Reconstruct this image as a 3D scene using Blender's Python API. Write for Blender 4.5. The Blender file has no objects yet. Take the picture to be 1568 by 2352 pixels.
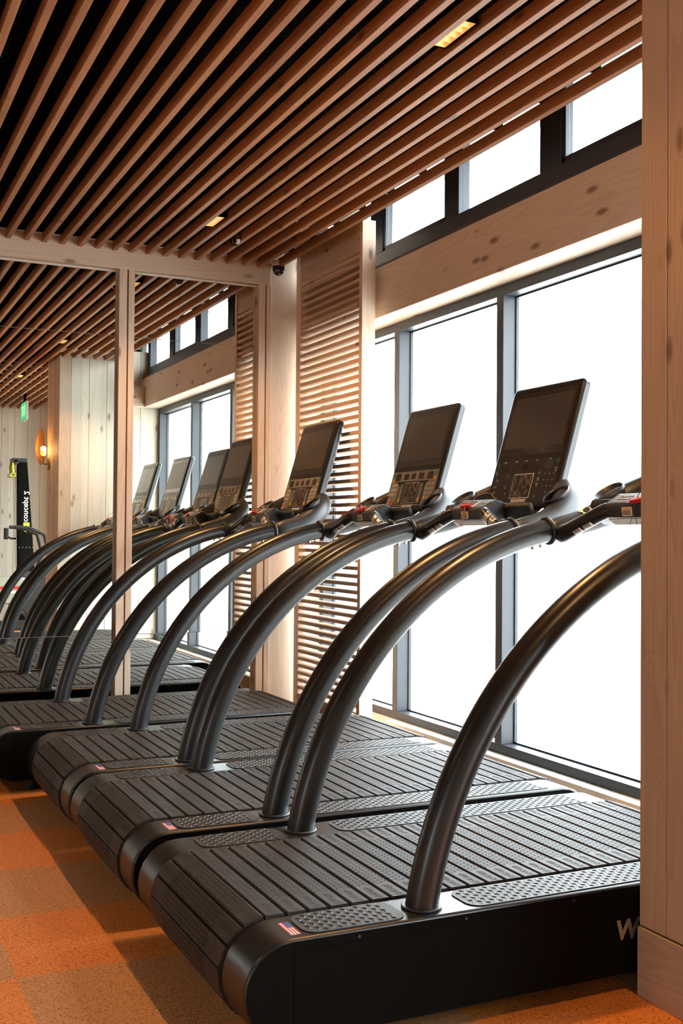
import bpy, bmesh, math, random
from mathutils import Matrix, Vector
random.seed(7)
PI = math.pi
SC = bpy.context.scene
COL = SC.collection

# ------------------------------------------------------------------ camera
F_PX, YAW, PITCH, ROLL, CAM_H = 2521.8, 0.442396, 0.0193234, 0.00775272, 1.12
fw = Vector((math.sin(YAW)*math.cos(PITCH), math.cos(YAW)*math.cos(PITCH), math.sin(PITCH)))
rt = Vector((math.cos(YAW), -math.sin(YAW), 0)); up = rt.cross(fw)
c_, s_ = math.cos(ROLL), math.sin(ROLL)
cr = c_*rt + s_*up; cu = -s_*rt + c_*up
cam = bpy.data.cameras.new('camera'); camo = bpy.data.objects.new('camera', cam); COL.objects.link(camo)
camo.matrix_world = Matrix(((cr.x, cu.x, -fw.x, 0), (cr.y, cu.y, -fw.y, 0), (cr.z, cu.z, -fw.z, CAM_H), (0, 0, 0, 1)))
cam.sensor_fit = 'VERTICAL'; cam.sensor_height = 36; cam.lens = F_PX/2352*36
cam.clip_start = .02; cam.clip_end = 200
SC.camera = camo

# ------------------------------------------------------------------ world, exposure
vs = SC.view_settings
vs.view_transform = 'Standard'; vs.look = 'None'; vs.gamma = 1; vs.use_curve_mapping = False
vs.exposure = 0.0
SC.cycles.use_denoising = True
SC.cycles.max_bounces = 10; SC.cycles.diffuse_bounces = 5; SC.cycles.glossy_bounces = 5
SC.cycles.transparent_max_bounces = 16; SC.cycles.caustics_reflective = False; SC.cycles.caustics_refractive = False
SC.cycles.sample_clamp_indirect = 6
W = bpy.data.worlds.new('world'); SC.world = W; W.use_nodes = True
bg = W.node_tree.nodes['Background']; bg.inputs[0].default_value = (.87, .945, 1, 1); bg.inputs[1].default_value = 17.0

LAMP_ROW = 15.0        # watts of each track lamp above the treadmills
LAMP_ROOM = 14.0       # watts of each track lamp over the rest of the room

def portal(name, x, y0, y1, z0, z1, rx):
    l = bpy.data.lights.new(name, 'AREA'); l.shape = 'RECTANGLE'; l.size = z1-z0; l.size_y = y1-y0
    l.cycles.is_portal = True
    o = bpy.data.objects.new(name, l); COL.objects.link(o)
    o.location = (x, (y0+y1)/2, (z0+z1)/2); o.rotation_euler = (0, rx, 0)
portal('window_portal', 2.87, 2.0, 6.2, .16, 2.99, PI/2)
portal('window_portal', -5.16, -1.6, -.5, .8, 2.3, -PI/2)  # sampling portal of the added fill window
portal('window_portal', 2.87, -1.3, 1.55, .16, 2.99, PI/2)

# ------------------------------------------------------------------ materials
def newmat(name):
    m = bpy.data.materials.new(name); m.use_nodes = True
    nt = m.node_tree; return m, nt, nt.nodes['Principled BSDF']
def N(nt, t, **kw):
    n = nt.nodes.new(t)
    for k, v in kw.items(): setattr(n, k, v)
    return n
def plain(name, col, rough=.5, metal=0, spec=.5, emit=None, estr=0, noise=.06, nscale=40, coat=0):
    m, nt, b = newmat(name)
    b.inputs['Roughness'].default_value = rough; b.inputs['Metallic'].default_value = metal
    b.inputs['Specular IOR Level'].default_value = spec; b.inputs['Coat Weight'].default_value = coat
    tc = N(nt, 'ShaderNodeTexCoord'); no = N(nt, 'ShaderNodeTexNoise'); no.inputs['Scale'].default_value = nscale; no.inputs['Detail'].default_value = 3
    nt.links.new(tc.outputs['Object'], no.inputs['Vector'])
    mr = N(nt, 'ShaderNodeMapRange'); mr.inputs['To Min'].default_value = 1-noise; mr.inputs['To Max'].default_value = 1+noise
    nt.links.new(no.outputs['Fac'], mr.inputs['Value'])
    mx = N(nt, 'ShaderNodeVectorMath', operation='SCALE'); mx.inputs[0].default_value = col[:3]
    nt.links.new(mr.outputs[0], mx.inputs['Scale']); nt.links.new(mx.outputs[0], b.inputs['Base Color'])
    if emit: b.inputs['Emission Color'].default_value = (*emit, 1); b.inputs['Emission Strength'].default_value = estr
    return m
def ramp(nt, pts):
    r = N(nt, 'ShaderNodeValToRGB'); e = r.color_ramp.elements
    while len(e) < len(pts): e.new(.5)
    for el, (p, c) in zip(e, pts): el.position = p; el.color = (*c, 1)
    return r
def wood(name, light, dark, knot, axis='Z', rough=.55, knots=1.0, kscale=1.0, grain=1.0, plank=None):
    """timber with grain along axis, darker growth rings and scattered knots; plank=(axis index, width) varies tone per board"""
    m, nt, b = newmat(name); L = nt.links.new
    ai = 'XYZ'.index(axis)
    tc = N(nt, 'ShaderNodeTexCoord'); oi = N(nt, 'ShaderNodeObjectInfo')
    off = N(nt, 'ShaderNodeVectorMath', operation='MULTIPLY_ADD')
    rv = N(nt, 'ShaderNodeCombineXYZ')
    for i in range(3): L(oi.outputs['Random'], rv.inputs[i])
    L(rv.outputs[0], off.inputs[0]); off.inputs[1].default_value = (17.3, 31.7, 23.1); L(tc.outputs['Object'], off.inputs[2])
    vec = off.outputs[0]
    pl_noise = None
    if plank:
        sx = N(nt, 'ShaderNodeSeparateXYZ'); L(tc.outputs['Object'], sx.inputs[0])
        dv = N(nt, 'ShaderNodeMath', operation='DIVIDE'); L(sx.outputs[plank[0]], dv.inputs[0]); dv.inputs[1].default_value = plank[1]
        fl = N(nt, 'ShaderNodeMath', operation='FLOOR'); L(dv.outputs[0], fl.inputs[0])
        wn = N(nt, 'ShaderNodeTexWhiteNoise', noise_dimensions='1D'); L(fl.outputs[0], wn.inputs['W'])
        ad = N(nt, 'ShaderNodeVectorMath', operation='MULTIPLY_ADD'); L(wn.outputs['Color'], ad.inputs[0]); ad.inputs[1].default_value = (9, 9, 9); L(vec, ad.inputs[2]); vec = ad.outputs[0]
        pl_noise = wn.outputs['Value']
    def mapped(along, across):
        mp = N(nt, 'ShaderNodeMapping'); s = [across]*3; s[ai] = along; mp.inputs['Scale'].default_value = s; L(vec, mp.inputs['Vector']); return mp.outputs[0]
    # knots
    vo = N(nt, 'ShaderNodeTexVoronoi'); vo.inputs['Scale'].default_value = 1; vo.inputs['Randomness'].default_value = 1
    L(mapped(4.2*kscale, 11*kscale), vo.inputs['Vector'])
    kd = vo.outputs['Distance']
    # grain bends round the knots
    g1 = N(nt, 'ShaderNodeTexNoise'); g1.inputs['Scale'].default_value = 1; g1.inputs['Detail'].default_value = 2; g1.inputs['Roughness'].default_value = .45
    L(mapped(.32, 6.5), g1.inputs['Vector'])
    kb = N(nt, 'ShaderNodeMapRange', interpolation_type='SMOOTHSTEP'); kb.inputs['From Min'].default_value = 0; kb.inputs['From Max'].default_value = .28; kb.inputs['To Min'].default_value = .10*knots; kb.inputs['To Max'].default_value = 0
    L(kd, kb.inputs['Value'])
    sm = N(nt, 'ShaderNodeMath', operation='ADD'); L(g1.outputs['Fac'], sm.inputs[0]); L(kb.outputs[0], sm.inputs[1])
    ml = N(nt, 'ShaderNodeMath', operation='MULTIPLY'); L(sm.outputs[0], ml.inputs[0]); ml.inputs[1].default_value = 30*grain
    fr = N(nt, 'ShaderNodeMath', operation='FRACT'); L(ml.outputs[0], fr.inputs[0])
    rg = N(nt, 'ShaderNodeMapRange', interpolation_type='SMOOTHSTEP'); rg.inputs['From Min'].default_value = .35; rg.inputs['From Max'].default_value = 1; L(fr.outputs[0], rg.inputs['Value'])
    g2 = N(nt, 'ShaderNodeTexNoise'); g2.inputs['Scale'].default_value = 1; g2.inputs['Detail'].default_value = 4
    L(mapped(2.0, 140), g2.inputs['Vector'])
    a = N(nt, 'ShaderNodeMath', operation='MULTIPLY'); L(rg.outputs[0], a.inputs[0]); a.inputs[1].default_value = .36
    b2 = N(nt, 'ShaderNodeMath', operation='MULTIPLY_ADD'); L(g2.outputs['Fac'], b2.inputs[0]); b2.inputs[1].default_value = .6; L(a.outputs[0], b2.inputs[2])
    cr_ = ramp(nt, [(.12, light), (.62, tuple((x+y)/2 for x, y in zip(light, dark))), (.95, dark)]); L(b2.outputs[0], cr_.inputs['Fac'])
    col = cr_.outputs['Color']
    if pl_noise or True:
        tn = N(nt, 'ShaderNodeMapRange'); tn.inputs['To Min'].default_value = .86; tn.inputs['To Max'].default_value = 1.1
        L(pl_noise if pl_noise else oi.outputs['Random'], tn.inputs['Value'])
        sc = N(nt, 'ShaderNodeVectorMath', operation='SCALE'); L(col, sc.inputs[0]); L(tn.outputs[0], sc.inputs['Scale']); col = sc.outputs[0]
    km = N(nt, 'ShaderNodeMapRange', interpolation_type='SMOOTHSTEP'); km.inputs['From Min'].default_value = .05; km.inputs['From Max'].default_value = .2
    km.inputs['To Min'].default_value = .85; km.inputs['To Max'].default_value = 0; L(kd, km.inputs['Value'])
    sp = N(nt, 'ShaderNodeSeparateColor'); L(vo.outputs['Color'], sp.inputs[0])
    th = N(nt, 'ShaderNodeMath', operation='LESS_THAN'); L(sp.outputs[0], th.inputs[0]); th.inputs[1].default_value = .75*knots
    kk = N(nt, 'ShaderNodeMath', operation='MULTIPLY'); L(km.outputs[0], kk.inputs[0]); L(th.outputs[0], kk.inputs[1])
    mx = N(nt, 'ShaderNodeMix', data_type='RGBA'); L(kk.outputs[0], mx.inputs['Factor']); L(col, mx.inputs['A']); mx.inputs['B'].default_value = (*knot, 1)
    L(mx.outputs['Result'], b.inputs['Base Color'])
    b.inputs['Roughness'].default_value = rough; b.inputs['Specular IOR Level'].default_value = .35
    bp = N(nt, 'ShaderNodeBump'); bp.inputs['Strength'].default_value = .12; bp.inputs['Distance'].default_value = .002; L(b2.outputs[0], bp.inputs['Height']); L(bp.outputs[0], b.inputs['Normal'])
    return m
PL, PD, PK = (.72, .57, .44), (.55, .395, .28), (.20, .105, .065)
WOOD_Z = wood('pale_spruce_upright', PL, PD, PK, 'Z')
WOOD_Y = wood('pale_spruce_along_wall', (.78, .64, .51), (.60, .45, .33), PK, 'Y', kscale=.9)
WOOD_X = wood('pale_spruce_crosswise', PL, PD, PK, 'X')
PLANK = wood('whitewashed_spruce_planks', (.78, .71, .60), (.66, .56, .44), (.27, .16, .10), 'Z', plank=(0, .155), kscale=.9)
WOOD_B = wood('shaded_spruce_baseboard', (.54, .39, .275), (.40, .27, .18), PK, 'Y')  # darker copy of the spruce; the room side's dimness is in its colour
PLANK_Y = wood('shaded_spruce_planks', (.58, .43, .31), (.43, .295, .20), PK, 'Z', plank=(1, .0925))  # plank wood darkened to carry the dimmer light on the room side
CEDAR = wood('red_cedar_slat', (.40, .175, .075), (.22, .085, .035), (.08, .03, .015), 'Y', rough=.5, knots=.35, grain=.8)
CEDAR_END = CEDAR
SCREEN_W = wood('screen_cedar', (.66, .48, .34), (.50, .33, .215), (.12, .055, .03), 'Y', kscale=1.2)
SCREEN_Z = wood('screen_stile', (.70, .54, .41), (.54, .38, .265), (.12, .055, .03), 'Z')

BLACK = plain('black_powder_coat', (.0085, .0085, .0092), .31, 0, .5, noise=.1, nscale=300)
BLACK_S = plain('satin_black_plastic', (.016, .016, .018), .42)
PANEL = plain('matt_black_panel', (.0045, .004, .0036), .7, spec=.03)
RUBBER = plain('black_rubber', (.018, .018, .019), .7)
DARKVOID = plain('matt_black_paint', (.004, .004, .004), 1, spec=0)
CHROME = plain('chrome', (.75, .74, .72), .18, 1)
SILVER = plain('brushed_silver', (.55, .52, .48), .35, .9)
FRAME = plain('anthracite_aluminium', (.030, .034, .042), .45, 0, .5)
FRAME_D = plain('dark_window_frame', (.028, .033, .046), .45)  # bluish tint paints the glare haze over the high frames
GREYP = plain('pale_grey_plastic', (.5, .49, .47), .5)
SCREENG = plain('dark_display_glass', (.022, .020, .019), .16, 0, .5, coat=.5)
SCREENG2 = plain('grey_display_glass', (.036, .034, .033), .33, 0, .6, coat=.12)
OVER_G = plain('grey_key_overlay', (.17, .16, .148), .5)
OVER_D = plain('black_key_overlay', (.018, .019, .023), .3)
GREENB = plain('green_key', (.02, .22, .06), .5)
YELB = plain('yellow_key', (.62, .36, .05), .5)
REDB = plain('red_key', (.6, .02, .025), .45)
BLUEB = plain('blue_key', (.03, .22, .38), .5)
LIGHTK = plain('light_key', (.36, .32, .285), .5)
LABELM = plain('warning_label', (.62, .54, .42), .6)
INK = plain('dark_ink', (.012, .011, .011), .8)
WHITEP = plain('white_paint', (.75, .74, .72), .5)
TWINE = plain('brown_twine', (.30, .19, .10), .9)
FLAGB = plain('flag_blue', (.03, .04, .20), .5)
FLAGR = plain('flag_red', (.5, .03, .04), .5)
GRILLE = plain('louvre_gold', (.85, .6, .3), .3, .6, emit=(1, .5, .14), estr=.5)
GRILLE_L = plain('louvre_lit_cell', (.9, .7, .4), .3, 0, emit=(1, .75, .33), estr=2.2)
LIME = plain('lime_plastic', (.55, .62, .03), .45)
REDP = plain('red_plastic', (.5, .02, .02), .5)
SAGE = plain('pale_sage_plastic', (.30, .36, .30), .5)
STONE = plain('pale_stone_sill', (.72, .68, .60), .6, noise=.08, nscale=15)
PAVE = plain('light_pavement', (.66, .65, .62), .9, noise=.1, nscale=3)

def mat_window():
    m = bpy.data.materials.new('window_glass'); m.use_nodes = True; nt = m.node_tree; nt.nodes.remove(nt.nodes['Principled BSDF'])
    out = nt.nodes['Material Output']; t = N(nt, 'ShaderNodeBsdfTransparent'); t.inputs[0].default_value = (.97, .985, .98, 1)
    g = N(nt, 'ShaderNodeBsdfGlossy'); g.inputs['Roughness'].default_value = .02
    lw = N(nt, 'ShaderNodeLayerWeight'); lw.inputs[0].default_value = .5
    pw = N(nt, 'ShaderNodeMath', operation='POWER'); nt.links.new(lw.outputs['Facing'], pw.inputs[0]); pw.inputs[1].default_value = 5
    fr = N(nt, 'ShaderNodeMath', operation='MULTIPLY_ADD'); nt.links.new(pw.outputs[0], fr.inputs[0]); fr.inputs[1].default_value = .5; fr.inputs[2].default_value = .025
    mx = N(nt, 'ShaderNodeMixShader'); nt.links.new(fr.outputs[0], mx.inputs[0]); nt.links.new(t.outputs[0], mx.inputs[1]); nt.links.new(g.outputs[0], mx.inputs[2]); nt.links.new(mx.outputs[0], out.inputs[0])
    return m
GLASS = mat_window()
def mat_mirror():
    m = bpy.data.materials.new('mirror_silvering'); m.use_nodes = True; nt = m.node_tree; nt.nodes.remove(nt.nodes['Principled BSDF'])
    g = N(nt, 'ShaderNodeBsdfGlossy'); g.inputs['Roughness'].default_value = 0; g.inputs['Color'].default_value = (.86, .90, .865, 1)
    nt.links.new(g.outputs[0], nt.nodes['Material Output'].inputs[0]); return m
MIRROR = mat_mirror()
def mat_amber():
    m = bpy.data.materials.new('amber_glass'); m.use_nodes = True; nt = m.node_tree; nt.nodes.remove(nt.nodes['Principled BSDF'])
    t = N(nt, 'ShaderNodeBsdfTransparent'); t.inputs[0].default_value = (.72, .50, .31, 1)
    tl = N(nt, 'ShaderNodeBsdfTranslucent'); tl.inputs[0].default_value = (.40, .27, .16, 1)
    g = N(nt, 'ShaderNodeBsdfGlossy'); g.inputs['Roughness'].default_value = .1; g.inputs['Color'].default_value = (.9, .6, .4, 1)
    m1 = N(nt, 'ShaderNodeMixShader'); m1.inputs[0].default_value = .16; m2 = N(nt, 'ShaderNodeMixShader'); m2.inputs[0].default_value = .1
    L = nt.links.new; L(t.outputs[0], m1.inputs[1]); L(tl.outputs[0], m1.inputs[2]); L(m1.outputs[0], m2.inputs[1]); L(g.outputs[0], m2.inputs[2]); L(m2.outputs[0], nt.nodes['Material Output'].inputs[0])
    return m
AMBER = mat_amber()
def glow(name, col, s):
    m = bpy.data.materials.new(name); m.use_nodes = True; nt = m.node_tree; b = nt.nodes['Principled BSDF']
    b.inputs['Base Color'].default_value = (*[min(1, c*.6) for c in col], 1)
    b.inputs['Emission Color'].default_value = (*col, 1); b.inputs['Emission Strength'].default_value = s; return m
BULB = glow('lit_bulb', (1, .62, .28), 14)
EXITG = glow('lit_green_sign', (.02, .75, .22), .9)
EXITW = glow('lit_sign_letters', (.35, 1, .5), 1.0)
LEDR = glow('red_led', (1, .05, .05), 2)

def mat_belt():
    m, nt, b = newmat('ribbed_hexagon_rubber'); L = nt.links.new
    tc = N(nt, 'ShaderNodeTexCoord'); s = .0172
    def VM(op, a, bb=None):
        n = N(nt, 'ShaderNodeVectorMath', operation=op)
        for i, v in enumerate((a, bb)):
            if v is None: continue
            if isinstance(v, tuple): n.inputs[i].default_value = v
            else: L(v, n.inputs[i])
        return n
    sx = N(nt, 'ShaderNodeSeparateXYZ'); L(tc.outputs['Object'], sx.inputs[0])
    # the curved ends use height as well, so the cells keep their size round the rollers
    cx = N(nt, 'ShaderNodeCombineXYZ'); L(sx.outputs[1], cx.inputs[0])
    ad = N(nt, 'ShaderNodeMath', operation='ADD'); L(sx.outputs[0], ad.inputs[0]); L(sx.outputs[2], ad.inputs[1]); L(ad.outputs[0], cx.inputs[1])
    p = VM('SCALE', cx.outputs[0]); p.inputs['Scale'].default_value = 1/s
    p0 = VM('ADD', p.outputs[0], (400, 400, 0)).outputs[0]
    R = (1.0, 1.7320508, 1); H = (.5, .8660254, 0)
    a = VM('SUBTRACT', VM('MODULO', p0, R).outputs[0], H).outputs[0]
    bb = VM('SUBTRACT', VM('MODULO', VM('SUBTRACT', p0, H).outputs[0], R).outputs[0], H).outputs[0]
    la, lb = VM('LENGTH', a), VM('LENGTH', bb)
    lt = N(nt, 'ShaderNodeMath', operation='LESS_THAN'); L(la.outputs['Value'], lt.inputs[0]); L(lb.outputs['Value'], lt.inputs[1])
    mx = N(nt, 'ShaderNodeMix', data_type='VECTOR'); L(lt.outputs[0], mx.inputs['Factor']); L(bb, mx.inputs[4]); L(a, mx.inputs[5])
    g = VM('ABSOLUTE', mx.outputs[1]).outputs[0]
    d1 = VM('DOT_PRODUCT', g, (.5, .8660254, 0)); gs = N(nt, 'ShaderNodeSeparateXYZ'); L(g, gs.inputs[0])
    mm = N(nt, 'ShaderNodeMath', operation='MAXIMUM'); L(d1.outputs['Value'], mm.inputs[0]); L(gs.outputs[0], mm.inputs[1])
    e = N(nt, 'ShaderNodeMapRange', interpolation_type='SMOOTHSTEP'); e.inputs['From Min'].default_value = .40; e.inputs['From Max'].default_value = .455; L(mm.outputs[0], e.inputs['Value'])
    # only the middle of each slat carries cells; the ends are plain for the lettering
    ay = N(nt, 'ShaderNodeMath', operation='ABSOLUTE'); L(sx.outputs[1], ay.inputs[0])
    lim = N(nt, 'ShaderNodeMath', operation='LESS_THAN'); L(ay.outputs[0], lim.inputs[0]); lim.inputs[1].default_value = .176
    ef = N(nt, 'ShaderNodeMath', operation='MULTIPLY'); L(e.outputs[0], ef.inputs[0]); L(lim.outputs[0], ef.inputs[1])
    no = N(nt, 'ShaderNodeTexNoise'); no.inputs['Scale'].default_value = 22; no.inputs['Detail'].default_value = 5; L(tc.outputs['Object'], no.inputs['Vector'])
    r = ramp(nt, [(.3, (.022, .0195, .018)), (.7, (.040, .035, .033))]); L(no.outputs['Fac'], r.inputs['Fac'])
    cm = N(nt, 'ShaderNodeMix', data_type='RGBA'); L(ef.outputs[0], cm.inputs['Factor']); L(r.outputs[0], cm.inputs['A']); cm.inputs['B'].default_value = (.009, .008, .008, 1)
    L(cm.outputs['Result'], b.inputs['Base Color'])
    rr = N(nt, 'ShaderNodeMapRange'); b.inputs['Specular IOR Level'].default_value = .24; rr.inputs['To Min'].default_value = .58; rr.inputs['To Max'].default_value = .9; L(ef.outputs[0], rr.inputs['Value']); L(rr.outputs[0], b.inputs['Roughness'])
    iv = N(nt, 'ShaderNodeMath', operation='SUBTRACT'); iv.inputs[0].default_value = 1; L(ef.outputs[0], iv.inputs[1])
    bp = N(nt, 'ShaderNodeBump'); bp.inputs['Strength'].default_value = .6; bp.inputs['Distance'].default_value = .001; L(iv.outputs[0], bp.inputs['Height']); L(bp.outputs[0], b.inputs['Normal'])
    return m
BELT = mat_belt()
PAD = plain('grip_pad_rubber', (.024, .022, .021), .52, spec=.32, noise=.2, nscale=60)

def mat_floor():
    m, nt, b = newmat('speckled_checker_tiles'); L = nt.links.new
    tc = N(nt, 'ShaderNodeTexCoord'); mp = N(nt, 'ShaderNodeMapping'); T = .457
    mp.inputs['Location'].default_value = (-.46/T, -2.845/T, .5); mp.inputs['Scale'].default_value = (1/T, 1/T, 0); L(tc.outputs['Object'], mp.inputs['Vector'])
    ch = N(nt, 'ShaderNodeTexChecker'); ch.inputs['Scale'].default_value = 1; ch.inputs['Color1'].default_value = (.50, .245, .105, 1); ch.inputs['Color2'].default_value = (.66, .225, .05, 1)
    L(mp.outputs[0], ch.inputs['Vector'])
    vo = N(nt, 'ShaderNodeTexVoronoi'); vo.inputs['Scale'].default_value = 300; L(tc.outputs['Object'], vo.inputs['Vector'])
    no = N(nt, 'ShaderNodeTexNoise'); no.inputs['Scale'].default_value = 120; no.inputs['Detail'].default_value = 3; L(tc.outputs['Object'], no.inputs['Vector'])
    sp = N(nt, 'ShaderNodeSeparateColor'); L(vo.outputs['Color'], sp.inputs[0])
    r1 = ramp(nt, [(.80, (1, 1, 1)), (.88, (.5, .42, .38))]); L(sp.outputs[0], r1.inputs['Fac'])
    r2 = ramp(nt, [(.3, (.8, .8, .8)), (.7, (1.1, 1.1, 1.1))]); L(no.outputs['Fac'], r2.inputs['Fac'])
    m1 = N(nt, 'ShaderNodeMix', data_type='RGBA', blend_type='MULTIPLY'); m1.inputs['Factor'].default_value = 1; L(ch.outputs['Color'], m1.inputs['A']); L(r1.outputs[0], m1.inputs['B'])
    m2 = N(nt, 'ShaderNodeMix', data_type='RGBA', blend_type='MULTIPLY'); m2.inputs['Factor'].default_value = 1; L(m1.outputs['Result'], m2.inputs['A']); L(r2.outputs[0], m2.inputs['B'])
    L(m2.outputs['Result'], b.inputs['Base Color']); b.inputs['Roughness'].default_value = .55; b.inputs['Specular IOR Level'].default_value = .3
    return m
FLOOR = mat_floor()

# ------------------------------------------------------------------ mesh helpers
class MB:
    def __init__(s): s.v = []; s.f = []; s.m = []; s.mats = []
    def mi(s, mat):
        if mat not in s.mats: s.mats.append(mat)
        return s.mats.index(mat)
    def add(s, vs, fs, mat, M=None):
        o = len(s.v); i = s.mi(mat)
        for p in vs:
            p = Vector(p); s.v.append(M @ p if M is not None else p)
        for f in fs: s.f.append([o+k for k in f]); s.m.append(i)
        return s
    def box(s, x0, x1, y0, y1, z0, z1, mat, M=None):
        x0, x1 = sorted((x0, x1)); y0, y1 = sorted((y0, y1)); z0, z1 = sorted((z0, z1))
        v = [(x, y, z) for z in (z0, z1) for y in (y0, y1) for x in (x0, x1)]
        return s.add(v, [(0, 2, 3, 1), (4, 5, 7, 6), (0, 1, 5, 4), (2, 6, 7, 3), (0, 4, 6, 2), (1, 3, 7, 5)], mat, M)
    def prism(s, poly, a0, a1, mat, fn, M=None):
        """poly: 2D outline, fn(u,v,a) -> 3D; extruded from a0 to a1"""
        n = len(poly)
        v = [fn(u, w, a0) for u, w in poly] + [fn(u, w, a1) for u, w in poly]
        f = [tuple(range(n))[::-1], tuple(range(n, 2*n))] + [(i, (i+1) % n, n+(i+1) % n, n+i) for i in range(n)]
        return s.add(v, f, mat, M)
    def loft(s, rings, mat, cap=True, M=None, closed=False):
        n = len(rings[0]); v = [p for r in rings for p in r]; f = []
        k = len(rings)
        for j in range(k if closed else k-1):
            a, b = j*n, ((j+1) % k)*n
            for i in range(n): f.append((a+i, a+(i+1) % n, b+(i+1) % n, b+i))
        if cap and not closed: f += [tuple(range(n))[::-1], tuple(range((k-1)*n, k*n))]
        return s.add(v, f, mat, M)
    def tube(s, path, rad, mat, n=16, M=None, cap=True, closed=False, flat=None):
        """round tube along path; rad number or list; flat=(axis vector, factor) squashes the section"""
        P = [Vector(p) for p in path]; R = rad if isinstance(rad, (list, tuple)) else [rad]*len(P); rings = []
        ref = None
        for i, p in enumerate(P):
            a = P[i-1] if (i > 0 or closed) else P[i]; b = P[(i+1) % len(P)] if (i < len(P)-1 or closed) else P[i]
            t = (b-a).normalized()
            if ref is None:
                ref = Vector((0, 1, 0)) if abs(t.y) < .9 else Vector((1, 0, 0))
            u = (ref - t*ref.dot(t)).normalized(); w = t.cross(u); ref = u
            rings.append([p + R[i]*(math.cos(q)*u + math.sin(q)*w) for q in (2*PI*k/n for k in range(n))])
        return s.loft(rings, mat, cap, M, closed)
    def cyl(s, c0, c1, r, mat, n=20, M=None, r1=None):
        return s.tube([c0, c1], [r, r if r1 is None else r1], mat, n, M)
    def ball(s, c, r, mat, n=12, sc=(1, 1, 1), M=None):
        rings = []
        for j in range(1, n):
            a = PI*j/n - PI/2
            rings.append([(c[0]+sc[0]*r*math.cos(a)*math.cos(2*PI*k/(2*n)), c[1]+sc[1]*r*math.cos(a)*math.sin(2*PI*k/(2*n)), c[2]+sc[2]*r*math.sin(a)) for k in range(2*n)])
        return s.loft(rings, mat, True, M)
    def text(s, txt, size, mat, M, align='CENTER', off=0, ext=.0004, shear=0, space=1):
        cu_ = bpy.data.curves.new('t', 'FONT'); cu_.body = txt; cu_.size = size; cu_.align_x = align; cu_.align_y = 'CENTER'
        cu_.offset = off; cu_.extrude = ext; cu_.shear = shear; cu_.resolution_u = 2; cu_.space_character = space
        o = bpy.data.objects.new('t', cu_); COL.objects.link(o)
        dg = bpy.context.evaluated_depsgraph_get(); me = o.evaluated_get(dg).to_mesh()
        vs = [v.co.copy() for v in me.vertices]; fs = [tuple(p.vertices) for p in me.polygons]
        o.evaluated_get(dg).to_mesh_clear(); bpy.data.objects.remove(o); bpy.data.curves.remove(cu_)
        return s.add(vs, fs, mat, M)
    def build(s, name, parent=None, bevel=0, seg=2, smooth=35, loc=None):
        me = bpy.data.meshes.new(name); me.from_pydata([tuple(v) for v in s.v], [], s.f)
        for mt in s.mats: me.materials.append(mt)
        me.polygons.foreach_set('material_index', s.m)
        bm = bmesh.new(); bm.from_mesh(me); bmesh.ops.recalc_face_normals(bm, faces=bm.faces); bm.to_mesh(me); bm.free()
        if smooth:
            me.polygons.foreach_set('use_smooth', [True]*len(me.polygons)); me.set_sharp_from_angle(angle=math.radians(smooth))
        me.update()
        o = bpy.data.objects.new(name, me); COL.objects.link(o)
        if parent: o.parent = parent
        if loc: o.location = loc
        if bevel:
            b = o.modifiers.new('bevel', 'BEVEL'); b.width = bevel; b.segments = seg; b.limit_method = 'ANGLE'; b.angle_limit = math.radians(40); b.harden_normals = False
        return o
def tag(o, label=None, cat=None, group=None, kind=None):
    if label: o['label'] = label
    if cat: o['category'] = cat
    if group: o['group'] = group
    if kind: o['kind'] = kind
    return o
def thing(name, label, cat, loc=(0, 0, 0), group=None, kind=None):
    o = bpy.data.objects.new(name, None); COL.objects.link(o); o.location = loc; o.empty_display_size = .1
    return tag(o, label, cat, group, kind)
def struct(o, label, cat): return tag(o, label, cat, kind='structure')
def bx(name, x0, x1, y0, y1, z0, z1, mat, parent=None, bevel=0):
    return MB().box(x0, x1, y0, y1, z0, z1, mat).build(name, parent, bevel)
def rrect(w, h, r, n=6, cx=0, cy=0):
    p = []
    for (sx, sy, a0) in ((1, 1, 0), (-1, 1, 90), (-1, -1, 180), (1, -1, 270)):
        for k in range(n+1):
            a = math.radians(a0+90*k/n); p.append((cx+sx*(w/2-r)+r*math.cos(a), cy+sy*(h/2-r)+r*math.sin(a)))
    return p
def copy_tree(o, parent=None):
    c = o.copy(); COL.objects.link(c)
    if parent: c.parent = parent
    for ch in list(o.children): copy_tree(ch, c)
    return c

# ------------------------------------------------------------------ room shell
YM = 5.85             # mirror plane on the far wall
XW = 2.70             # inner face of the window frames
struct(bx('floor', -5.2, 2.95, -2.3, 6.3, -.12, 0, FLOOR), 'orange and brown checkered speckled tile floor', 'floor')
struct(bx('wall_far', -5.2, 2.47, YM+.012, 6.2, 0, 2.66, WOOD_X), 'timber far wall that carries the mirrors', 'wall')
struct(bx('wall_void', -5.2, 2.47, YM+.012, 6.2, 2.66, 3.25, DARKVOID), 'black wall above the slats over the mirrors', 'wall')
m = MB(); x = -5.2
while x < 2.9:
    m.box(x+.0012, min(x+.155, 2.92)-.0012, -2.45, -2.2, 0, 3.25, PLANK); x += .155
struct(m.build('wall_back', None, .0015, 1), 'whitewashed vertical plank wall at the room end, seen in the mirror', 'wall')
m = MB(); m.box(-5.2, -5.0, -2.45, -1.6, 0, 3.25, WOOD_Z); m.box(-5.2, -5.0, -.5, 6.2, 0, 3.25, WOOD_Z); m.box(-5.2, -5.0, -1.6, -.5, 0, .8, WOOD_Z); m.box(-5.2, -5.0, -1.6, -.5, 2.3, 3.25, WOOD_Z)
struct(m.build('wall_left'), 'timber side wall opposite the treadmills', 'wall')
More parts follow.
